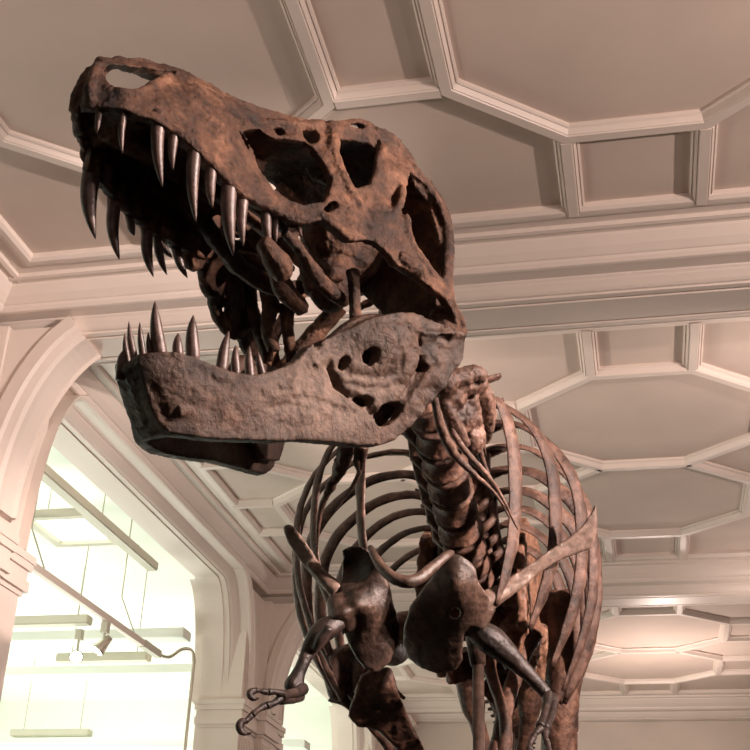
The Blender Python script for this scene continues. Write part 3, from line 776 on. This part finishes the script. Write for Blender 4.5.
# neck
nk = spline([SP(4.15), V((-.715, 4.02, 3.49)), V((-.72, 3.88, 3.52)), V((-.74, 3.73, 3.60)), V((-.765, 3.61, 3.72)), V((-.776, 3.55, 3.77))], 12)
for k in range(6):
    i = 3+int(k*(len(nk)-8)/6); c = nk[i]
    vertebra(c, nk[i-2]-nk[i+2], .085-.003*k, .12, .13-.01*k, .16, tp_up=-.04, name='neck_vertebra')
def shard(pts, dp, rr, name, amp=.012, vox=.006):
    bm = bmesh.new(); m = len(pts); ds = dp if hasattr(dp, '__len__') else [dp]*m
    Q = spline([at_depth(p[0], p[1], d) for p, d in zip(pts, ds)], 5); R2 = spl1([r*d/F_PX for r, d in zip(rr, ds)], 5)
    add_tube(bm, Q, [max(.003, r) for r in R2], 10)
    return organic(part(name, bm, M_RIB), vox, 1, amp, .03, amp*.5, .012)
# side processes and slender ribs of the neck base, left side then right side
shard([(434,398),(439,420),(446,440),(456,456),(474,474),(490,488),(506,508)], [4.0,4.02,4.05,4.1,4.15,4.2,4.25], [4,5,5,4.5,3,2,1], 'neck_rib', .004, .004)
shard([(445,385),(447,405),(452,430),(466,452),(486,474),(500,494),(518,530)], [4.05,4.07,4.1,4.14,4.2,4.25,4.3], [4,4.5,4,3.6,3,2.2,1], 'neck_rib', .004, .004)
shard([(476,440),(486,470),(500,500),(512,522)], [4.35,4.4,4.45,4.5], [4,2.8,2,1], 'neck_rib', .004, .004)
shard([(350,438),(345,452),(341,466),(332,484),(324,500)], [4.1,4.1,4.12,4.16,4.2], [9,9,8,5,4], 'neck_rib', .02)
shard([(336,478),(324,500),(319,520),(317,552)], [4.15,4.2,4.24,4.3], [3,3.4,2.6,1.2], 'neck_rib', .004, .004)
shard([(364,446),(360,470),(350,490),(334,512)], [4.05,4.1,4.14,4.2], [5,3,1.8,.8], 'neck_rib', .004, .004)
shard([(360,440),(357,462),(360,474)], [4.05,4.08,4.1], [5,4,1.4], 'neck_rib', .008, .004)

# ribs: (half width, drop of the lower end, sweep to the tail, blade half width)
RIBS = [(.30, .56, .04, .034), (.44, .66, .06, .036), (.535, .72, .08, .035), (.575, .74, .10, .033), (.575, .70, .14, .031), (.555, .64, .18, .029), (.52, .58, .22, .027), (.48, .52, .24, .025), (.43, .44, .24, .023)]
def rib(i, w, drop, sweep, r, s):
    c = SP(4.24+DY*i)
    sh = min(1, w/.5)
    w = w*(1.2 if s < 0 and i > 0 else 1); r = r*(1.45 if i < 4 else 1.6); drop = drop*(1.3 if i == 0 else 1.12)
    shape = [(.10, .06, 0), (.24+.1*(1-sh), .21, -.0), (.56, .19*sh+.02, .03), (.83, .09, .12), (.97, -.06, .28), (1.0, -.24, .45), (.97, -.46, .64), (.88, -.70, .84), (.74, -.95, 1.0)]
    pts = []
    for a, u, b in shape:
        z = u if u > -.35 else -.35+(u+.35)*(drop-.35)/.65
        pts.append(c+V((a*w*s, b*sweep, z)))
    pts[0] = c+V((.08*s, 0, .07))
    P_ = spline(pts, 6); n = len(P_)
    bm = bmesh.new()
    jit = random.uniform(.9, 1.1)
    rad = [jit*r*(.7+.3*min(1, i_/8)) if i_ < 12 else jit*r*max(.22, (1-.5*(i_-12)/(n-12)))*(1 if i_ < n-5 else .88**(i_-n+6)) for i_ in range(n)]
    secs = []
    for i_ in range(n):
        t = (P_[min(i_+1, n-1)]-P_[max(0, i_-1)]).normalized()
        dxx = P_[i_].x-c.x; out = V((dxx, -(.7 if i < 4 else 1.6)*max(.16 if i < 4 else .24, abs(dxx)), P_[i_].z-(c.z-.3))); out = (out-t*out.dot(t)).normalized(); wd = t.cross(out)
        q = []
        for j_ in range(14):
            a = 2*PI*j_/14; ca = math.cos(a); q.append(P_[i_]+wd*ca*rad[i_]+out*(math.sin(a)*rad[i_]*.2+.25*rad[i_]*(1-ca*ca)))
        secs.append(q)
    sweep_sections(bm, secs)
    add_tube(bm, [pts[1], c+V((.14*s, -.01, .09)), c+V((.075*s, -.02, .03))], [rad[4]*.6, .022, .026], 8)
    o = part('rib', bm, M_RIB)
    m = o.modifiers.new('grain', 'DISPLACE'); t = D.textures.new('grain', 'CLOUDS'); t.noise_scale = .045; m.texture = t; m.strength = .010; m.mid_level = .5
for i, R_ in enumerate(RIBS):
    for s in (1, -1): rib(i, *R_, s)

# ---- plates traced at their own place in space
def plate(name, poly, dfun, thick, mat, holes=(), bulge=0, mirror=False, voxel=.007, parent=None, amp=.005, label=None):
    """thick curved bone plate; dfun(px, py) is its distance from the viewer's station"""
    bm = bmesh.new(); step = 6.0
    def dens(p):
        out = []
        for i in range(len(p)):
            a, b = V(p[i]), V(p[(i+1) % len(p)]); n = max(1, int((b-a).length/step)); out += [a+(b-a)*k/n for k in range(n)]
        return out
    loops = [dens(poly)]+[dens(h) for h in holes]; pts = []; ed = []
    for lp in loops:
        s = len(pts); pts += lp; ed += [(s+i, s+(i+1) % len(lp)) for i in range(len(lp))]
    nb = len(pts); xs = [p[0] for p in poly]; ys = [p[1] for p in poly]
    x = min(xs)+2
    while x < max(xs):
        y = min(ys)+2
        while y < max(ys):
            q = V((x, y))
            if inside(q, poly) and not any(inside(q, h) for h in holes) and min((q-p).length for p in pts[:nb]) > step*.5: pts.append(q)
            y += step
        x += step
    vs, es, fs, *_ = delaunay_2d_cdt(pts, ed, [], 0, 1e-6)
    keep = [f for f in fs if inside(sum((vs[i] for i in f), V((0, 0)))/len(f), poly) and not any(inside(sum((vs[i] for i in f), V((0, 0)))/len(f), h) for h in holes)]
    cnt = {}
    for f in keep:
        for i in range(len(f)):
            e = tuple(sorted((f[i], f[(i+1) % len(f)]))); cnt[e] = cnt.get(e, 0)+1
    A, B_ = {}, {}
    for f in keep:
        for i in f:
            if i not in A:
                p = vs[i]; d = dfun(p.x, p.y); A[i] = bm.verts.new(P3(p.x, p.y, d)); 
                dirn = ray(p.x, p.y).normalized(); B_[i] = bm.verts.new(A[i].co+dirn*thick)
    for f in keep:
        bm.faces.new([A[i] for i in f]); bm.faces.new([B_[i] for i in f[::-1]])
        for i in range(len(f)):
            a, b = f[i], f[(i+1) % len(f)]
            if cnt[tuple(sorted((a, b)))] == 1: bm.faces.new((A[a], B_[a], B_[b], A[b]))
    return bm
def finish(name, bm, mat, parent=None, voxel=.008, smooth=3, amp=.006, label=None):
    return organic(part(name, bm, mat, parent, True, label), voxel, smooth, amp, .05, .003, .014)

lblade = [(468,594),(484,590),(498,585),(520,571),(545,553),(565,540),(580,528),(590,515),(596,502),(597.5,530),(592,548),(581,552),(560,560),(545,569),(525,584),(505,598),(490,610),(478,618),(470,610)]
bm = plate('b', lblade, lambda x, y: 4.40+(x-470)/125*.12, .028, None)
add_tube(bm, [P3(530,578,4.46), P3(508,590,4.44), P3(490,600,4.42), P3(474,612,4.41)], [.014,.026,.036,.05], 10)
finish('shoulder_blade', bm, M_BLADE, label='long pale shoulder blade')
lcor = [(448,553),(460,555),(470,562),(476,570),(478,582),(484,590),(490,600),(484,620),(478,628),(470,626),(464,634),(462,652),(463,660),(456,670),(438,674),(420,668),(408,658),(403,644),(404,628),(410,606),(420,592),(434,574),(440,562)]
foram = [(455+6*math.cos(a*PI/4), 613+6*math.sin(a*PI/4)) for a in range(8)]
bm = plate('c', lcor, lambda x, y: 4.30+((x-470)/80)**2*.18+(y-560)*.0006-.06*math.exp(-((x-455)**2+(y-585)**2)/500), .035, None, [foram])
add_tube(bm, [P3(484,604,4.42), P3(474,622,4.40), P3(468,634,4.42)], [.05, .055, .03], 8)
finish('coracoid', bm, M_DARK, label='dark rounded coracoid plate')
rblade = [(283,527),(287,524),(292,525),(302,536),(312,551),(324,570),(336,579),(344,590),(338,602),(326,591),(314,578),(304,566),(296,556),(288,543)]
bm = plate('b', rblade, lambda x, y: 4.43+(340-x)/55*.10, .028, None)
add_tube(bm, [P3(308,562,4.47), P3(322,576,4.45), P3(338,592,4.42)], [.014,.024,.036], 10)
finish('shoulder_blade', bm, M_BLADE, label='long pale shoulder blade')
rcor = [(342,551),(348,547),(358,545),(368,550),(376,558),(382,570),(389,584),(394,606),(400,624),(398,646),(390,662),(378,672),(366,670),(356,658),(348,642),(342,626),(338,614),(334,600),(338,588),(342,576),(343,560)]
bm = plate('c', rcor, lambda x, y: 4.34+((x-366)/40)**2*.10+(y-560)*.0004+.10*math.exp(-((x-352)**2+(y-565)**2)/260)-.03*math.exp(-((x-372)**2+(y-610)**2)/300)-.05*math.exp(-((x-352)**2+(y-605)**2)/120), .035, None)
add_tube(bm, [P3(336,600,4.40), P3(342,614,4.34), P3(348,628,4.38)], [.04, .055, .03], 8)
finish('coracoid', bm, M_DARK, label='dark rounded coracoid plate')
bm = bmesh.new()
f_ = spline([P3(370,547,4.26), P3(375,557,4.20), P3(383,569,4.14), P3(394,578,4.09), P3(408,582,4.07), P3(420,578,4.09), P3(432,568,4.14), P3(446,556,4.20), P3(452,553,4.25)], 4)
add_tube(bm, f_, [.012+.011*math.sin(PI*i/(len(f_)-1)) for i in range(len(f_))], 10)
finish('wishbone', bm, M_DARK, voxel=.005, amp=.003)

bm = bmesh.new()
for (px, py, d), r in (((450,394,4.12), (.06,.07,.065)), ((461,416,4.18), (.06,.07,.065)), ((471,438,4.25), (.055,.07,.06)), ((444,384,4.05), (.05,.06,.05))):
    add_blob(bm, P3(px, py, d), r)
for L, r in (([(444,381,4.06),(460,378,4.08),(476,373,4.1),(484,379,4.12)], [.03,.035,.03,.02]), ([(456,386,4.1),(470,384,4.14),(482,384,4.2)], [.04,.04,.03]),
             ([(478,384,4.2),(484,400,4.26),(487,420,4.32),(484,442,4.36)], [.035,.04,.035,.02]), ([(440,396,4.06),(452,420,4.1),(466,446,4.16)], [.03,.028,.02]), ([(468,396,4.16),(474,414,4.2),(478,436,4.25)], [.035,.03,.025])):
    add_tube(bm, spline([P3(*p) for p in L], 4), spl1(r, 4), 8)
organic(part('neck_vertebra', bm, M_RIB), .006, 1, .012, .03, .007, .012)

# ---- limbs
def chain(pts, depth, radii, seg=12, n=5):
    bm = bmesh.new(); add_limb(bm, pts, depth, radii, seg, n); return bm
def add_limb(bm, pts, depth, radii, seg=12, n=5):
    """limb bone through places given with their distance; radii in pixels at that distance"""
    m = len(pts); ds = depth if hasattr(depth, '__len__') else [depth]*m
    Pp = spline([P3(p[0], p[1], d) for p, d in zip(pts, ds)], n)
    rr = spl1(radii, n); dd = spl1(ds, n)
    add_tube(bm, Pp, [max(.004, r*d/F_PX) for r, d in zip(rr, dd)], seg)
def arm(sd):
    root = D.objects.new('forelimb', None); COL.objects.link(root); root.parent = rex; root.matrix_parent_inverse = INV
    return root
ra = arm(1)
bm = chain([(343,621),(334,625),(322,632),(312,645),(305,659),(299,673),(294,685),(291,692)], [4.34,4.33,4.31,4.29,4.26,4.24,4.22,4.21], [7,11,12,9.5,7,7,10,8])
add_blob(bm, P3(296,690,4.21), (.035, .03, .03)); add_limb(bm, [(330,627),(321,640),(314,652)], 4.25, [5,6,3])
finish('humerus', bm, M_ARM, ra, .006)
bm = chain([(303,689),(296,692),(288,694),(281,696)], [4.20,4.10,4.02,3.97], [6.5,5,4.5,6]); finish('radius', bm, M_ARM, ra, .005, 2, .004)
bm = chain([(300,696),(294,699),(287,700),(280,699)], [4.23,4.12,4.03,3.98], [6,4.5,4.5,6]); finish('ulna', bm, M_ARM, ra, .005, 2, .004)
def finger(par, segs, claw):
    for p in segs:
        bm = chain(*p); finish('finger_bone', bm, M_ARM, par, .0045, 2, .003)
    bm = chain(*claw); finish('claw', bm, M_ARM, par, .0035, 2, .002)
finger(ra, [([(283,694),(275,692),(268,692)], [3.97,3.94,3.92], [4.5,3.2,4]), ([(267,692),(261,691),(255,690)], [3.92,3.90,3.88], [3.8,2.6,3.4])],
       ([(256,690.5),(251,692),(250,696),(254,699),(260,698)], [3.88,3.87,3.86,3.86,3.86], [3.2,3.8,3.4,2.4,.8]))
finger(ra, [([(281,698),(274,703),(266,706)], [3.97,3.94,3.91], [5,3.6,4.4]), ([(265,706),(258,710),(252,715)], [3.91,3.88,3.85], [4.2,3,3.8]), ([(252,715),(248,719),(245,722)], [3.85,3.84,3.83], [3.6,2.8,3.4])],
       ([(245,720),(240,724),(240,730),(245,733.5),(252,733)], [3.83,3.82,3.81,3.81,3.81], [3.4,4.4,4,2.6,.7]))
la = arm(-1)
bm = chain([(474,628),(488,638),(500,647),(512,658),(524,670),(536,682),(547,694)], [4.42,4.40,4.40,4.40,4.39,4.38,4.36], [11,15,13.5,11,8.5,7,6.5])
finish('humerus', bm, M_ARM, la, .006)
bm = chain([(548,694),(547,704),(544,716),(540,727)], [4.36,4.30,4.22,4.15], [6,4.5,4,5]); finish('radius', bm, M_ARM, la, .005, 2, .004)
bm = chain([(552,697),(553,708),(550,719),(545,729)], [4.38,4.31,4.23,4.16], [6,4,4,5]); finish('ulna', bm, M_ARM, la, .005, 2, .004)
finger(la, [([(541,728),(536,733),(533,738)], [4.14,4.11,4.08], [4.5,3.2,4]), ([(533,738),(530,744),(529,750)], [4.08,4.05,4.02], [3.8,2.8,3.4])], ([(529,750),(528,757),(531,763),(536,765)], [4.02,4.0,3.99,3.99], [3.4,3.6,2.6,.8]))
finger(la, [([(545,730),(545,737),(547,743)], [4.15,4.11,4.08], [5,3.4,4.2]), ([(547,743),(549,750),(549,756)], [4.08,4.05,4.02], [4,3,3.6])], ([(549,756),(549,763),(545,769),(540,770)], [4.02,4.0,3.99,3.99], [3.4,3.8,2.6,.8]))

# ---- pelvis
def yz_plate(bm, poly, x0, x1, bow=.0):
    A = []; B_ = []
    for y, z in poly:
        dx = bow*((y-5.9)/.7)**2
        A.append(bm.verts.new((x0+dx, y, z))); B_.append(bm.verts.new((x1+dx, y, z)))
    bm.faces.new(A); bm.faces.new(B_[::-1])
    for i in range(len(A)):
        j = (i+1) % len(A); bm.faces.new((A[i], B_[i], B_[j], A[j]))
XP = -.73
for i in range(5):
    y = 5.76+.155*i; p = SP(y)
    vertebra((XP, y, 3.25-.01*i), (0, 1, 0), .098, .15, .26, .22, name='sacral_vertebra', mat=M_PELVIS_LIT, tp_up=.0)
il = [(5.16,2.98),(5.12,3.2),(5.2,3.42),(5.42,3.58),(5.8,3.66),(6.3,3.62),(6.65,3.48),(6.78,3.32),(6.7,3.18),(6.45,3.12),(6.25,3.02),(6.12,2.92),(6.0,3.0),(5.9,3.06),(5.78,3.0),(5.7,2.86),(5.56,2.86),(5.48,3.02),(5.32,2.96)]
for s in (1, -1):
    bm = bmesh.new(); yz_plate(bm, [(y+.28, z-.1) for y, z in il], XP+.20*s, XP+.245*s, .03*s)
    add_tube(bm, [(XP+.22*s, 5.86, 2.8), (XP+.24*s, 5.98, 2.95), (XP+.25*s, 6.18, 3.02), (XP+.24*s, 6.34, 2.94), (XP+.22*s, 6.42, 2.84)], .05, 8)
    for i in range(4):
        add_tube(bm, [(XP+.08*s, 5.72+.2*i, 3.14), (XP+.14*s, 5.70+.2*i, 3.06), (XP+.21*s, 5.72+.2*i, 3.08)], [.05, .035, .07], 8)
        add_tube(bm, [(XP+.09*s, 5.66+.2*i, 3.24), (XP+.2*s, 5.66+.2*i, 3.32)], [.03, .04], 8)
    add_tube(bm, [(XP+.2*s, 5.7, 2.98), (XP+.17*s, 5.62, 2.88), (XP+.15*s, 5.66, 2.76)], [.05, .07, .05], 8)
    for v in bm.verts: v.co.z += .17
    finish('ilium', bm, M_PELVIS_LIT, None, .009, 1, .03)
for s, pts, dp, rr in ((-1, [(486,652),(490,670),(496,690),(503,710),(506,730),(503,760),(496,800)], [5.6,5.55,5.5,5.45,5.4,5.35,5.3], [11,7,6,6.5,7,9,16]),
                       (1, [(530,632),(524,650),(517,672),(510,692),(504,715),(499,740),(493,765),(490,800)], [5.8,5.75,5.68,5.6,5.5,5.42,5.34,5.28], [14,10,8.5,8,8,8.5,10,18])):
    bm = chain(pts, dp, rr); finish('pubis', bm, M_BONE, None, .009)
for s in (1, -1):
    bm = bmesh.new(); add_tube(bm, spline([(XP+.2*s, 6.5, 3.2), (XP+.14*s, 6.7, 2.85), (XP+.05*s, 6.95, 2.45), (XP+.03*s, 7.1, 2.2)], 5), [.07]*5+[.045]*6+[.04]*5, 10)
    finish('ischium', bm, M_BONE, None, .009)

# ---- legs
def leg(hip, knee, ankle, toe_base, toes, sd, mat=M_BONE, tib=None):
    hip, knee, ankle, toe_base = map(V, (hip, knee, ankle, toe_base))
    d = (knee-hip); sidev = V((sd, 0, 0))
    bm = bmesh.new()
    mid = hip+d*.5+V((0, -.06, .02))
    add_tube(bm, spline([hip+sidev*.07+V((0, 0, .05)), hip+sidev*.085-V((0, 0, .1)), mid+sidev*.03, knee-d.normalized()*.16, knee], 5), [.10, .12, .13, .125, .115, .11, .10, .095, .09, .085, .085, .085, .085, .085, .085, .09, .095, .10, .10, .10, .09], 14)
    add_tube(bm, [hip-sidev*.06, hip+sidev*.06], [.085, .08], 12)
    for s in (1, -1): add_blob(bm, knee+V((.06*s, .04, -.02)), (.06, .10, .12))
    finish('femur', bm, mat, None, .012, 2, .012)
    e = ankle-knee; en = e.normalized()
    if tib is None:
        bm = bmesh.new(); k0 = knee+en*.07; add_blob(bm, k0, (.15, .17, .07))
        add_tube(bm, spline([k0, k0+en*.18+V((0, -.05, 0)), knee+e*.5, ankle-en*.12, ankle], 5), [.15, .15, .145, .14, .13, .12, .10, .09, .08, .075, .07, .07, .07, .07, .075, .08, .09, .10, .11, .11, .10], 14)
        finish('tibia', bm, mat, None, .012, 2, .010)
    bm = bmesh.new(); ov = sidev*.13
    add_tube(bm, spline([knee+en*.12+ov+V((0, .04, 0)), knee+e*.35+ov*.8, knee+e*.7+ov*.6, ankle-en*.05+ov*.7], 5), [.07, .06, .05, .042, .036, .032, .03, .028, .026, .025, .025, .025, .026, .028, .032, .035], 10)
    finish('fibula', bm, mat, None, .008, 2, .006)
    for i, (dx) in enumerate((-.075, 0, .075)):
        bm = bmesh.new(); a = ankle+V((dx*.8, 0, -.04)); b = toe_base+V((dx*1.6, 0, 0))
        add_tube(bm, spline([a, (a+b)/2, b], 5), [.065, .055, .05, .045, .045, .045, .045, .05, .055, .06, .06], 10)
        finish('foot_bone', bm, mat, None, .008, 2, .006)
    for i, (dx, ln) in enumerate(((-.22, .42), (0, .52), (.22, .42))):
        cur = toe_base+V((dx*.55, 0, 0)); dirn = V((dx, -ln, 0)).normalized(); drop = cur.z-.035
        for j in range(3):
            L = ln/3.2; nx = cur+dirn*L-V((0, 0, drop*(.5 if j == 0 else .25)*toes))
            bm = bmesh.new(); add_tube(bm, [cur, (cur+nx)/2, nx], [.05-.008*j, .036-.006*j, .045-.008*j], 10)
            finish('toe_bone', bm, mat, None, .007, 2, .004); cur = nx
        bm = bmesh.new(); add_tube(bm, spline([cur, cur+dirn*.08+V((0, 0, .01)), cur+dirn*.16-V((0, 0, (cur.z-.008)*toes if toes else .05))], 4), [.03, .032, .032, .03, .026, .02, .014, .008, .003], 10)
        finish('toe_claw', bm, mat, None, .006, 2, .002)
hl = P3(552,606,5.75)
leg(tuple(hl), tuple(P3(560,815,5.5)), (hl.x+.02, 6.35, 1.02), (hl.x+.02, 5.9, .22), 1.0, 1)
knR = P3(349,668,5.35)
leg((XP-.43, 6.15, 3.24), tuple(knR), tuple(P3(424,772,5.55)), tuple(P3(440,860,5.7)), 0.0, -1, M_BONE, True)
tb = [(388,667),(393,672),(396,686),(401,699),(406,712),(413,728),(422,744),(432,768),(446,800),(424,800),(406,770),(396,748),(386,738),(378,731),(368,727),(358,727),(348,716),(351,706),(354,696),(357,685),(362,675),(372,670)]
bm = plate('t', tb, lambda x, y: 5.02+.0028*max(0, y-690)-.03*math.exp(-((x-384)**2+(y-690)**2)/300), .13, None)
finish('tibia', bm, M_BONE, None, .009, 3, .014)

# ---- tail
tl = spline([V((XP, 6.5, 3.03)), V((XP, 7.0, 3.0)), V((XP-.05, 8.0, 2.98)), V((XP-.15, 9.2, 3.02)), V((XP-.3, 10.6, 3.0)), V((XP-.5, 11.8, 3.05))], 12)
acc = 0; last = tl[0]; k = 0
for i in range(1, len(tl)):
    c = tl[i]
    if (c-last).length > .15-.0018*k:
        s = 1-.021*k
        vertebra(c, tl[min(i+1, len(tl)-1)]-tl[i-1], .095*s, .135, .22*s*s, .2*s*s, name='tail_vertebra', tp_up=-.02)
        if k < 18:
            bm = bmesh.new(); add_tube(bm, [c+V((0, .06, -.09*s)), c+V((0, .1, -.09*s-.15*s)), c+V((0, .17, -.09*s-.3*s))], [.03*s, .022*s, .02*s], 8, flat=(.6, (1, 0, 0)))
            part('chevron', bm, M_BONE)
        last = c; k += 1

# ---- steel support post under the chest
bm = bmesh.new()
top = P3(478,640,4.75); pz = V((top.x, top.y, 0))
add_tube(bm, [pz+V((0, 0, .02)), pz+V((0, 0, top.z))], .023, 16); add_tube(bm, [pz, pz+V((0, 0, .02))], .16, 24)
add_tube(bm, [top-V((0, 0, .1)), top+V((-.02, 0, .12))], [.03, .05], 12)
tag(new_mesh_obj('support_post', bm, M_DARK, None, True), 'thin dark upright post standing beneath the skeleton chest', 'post')
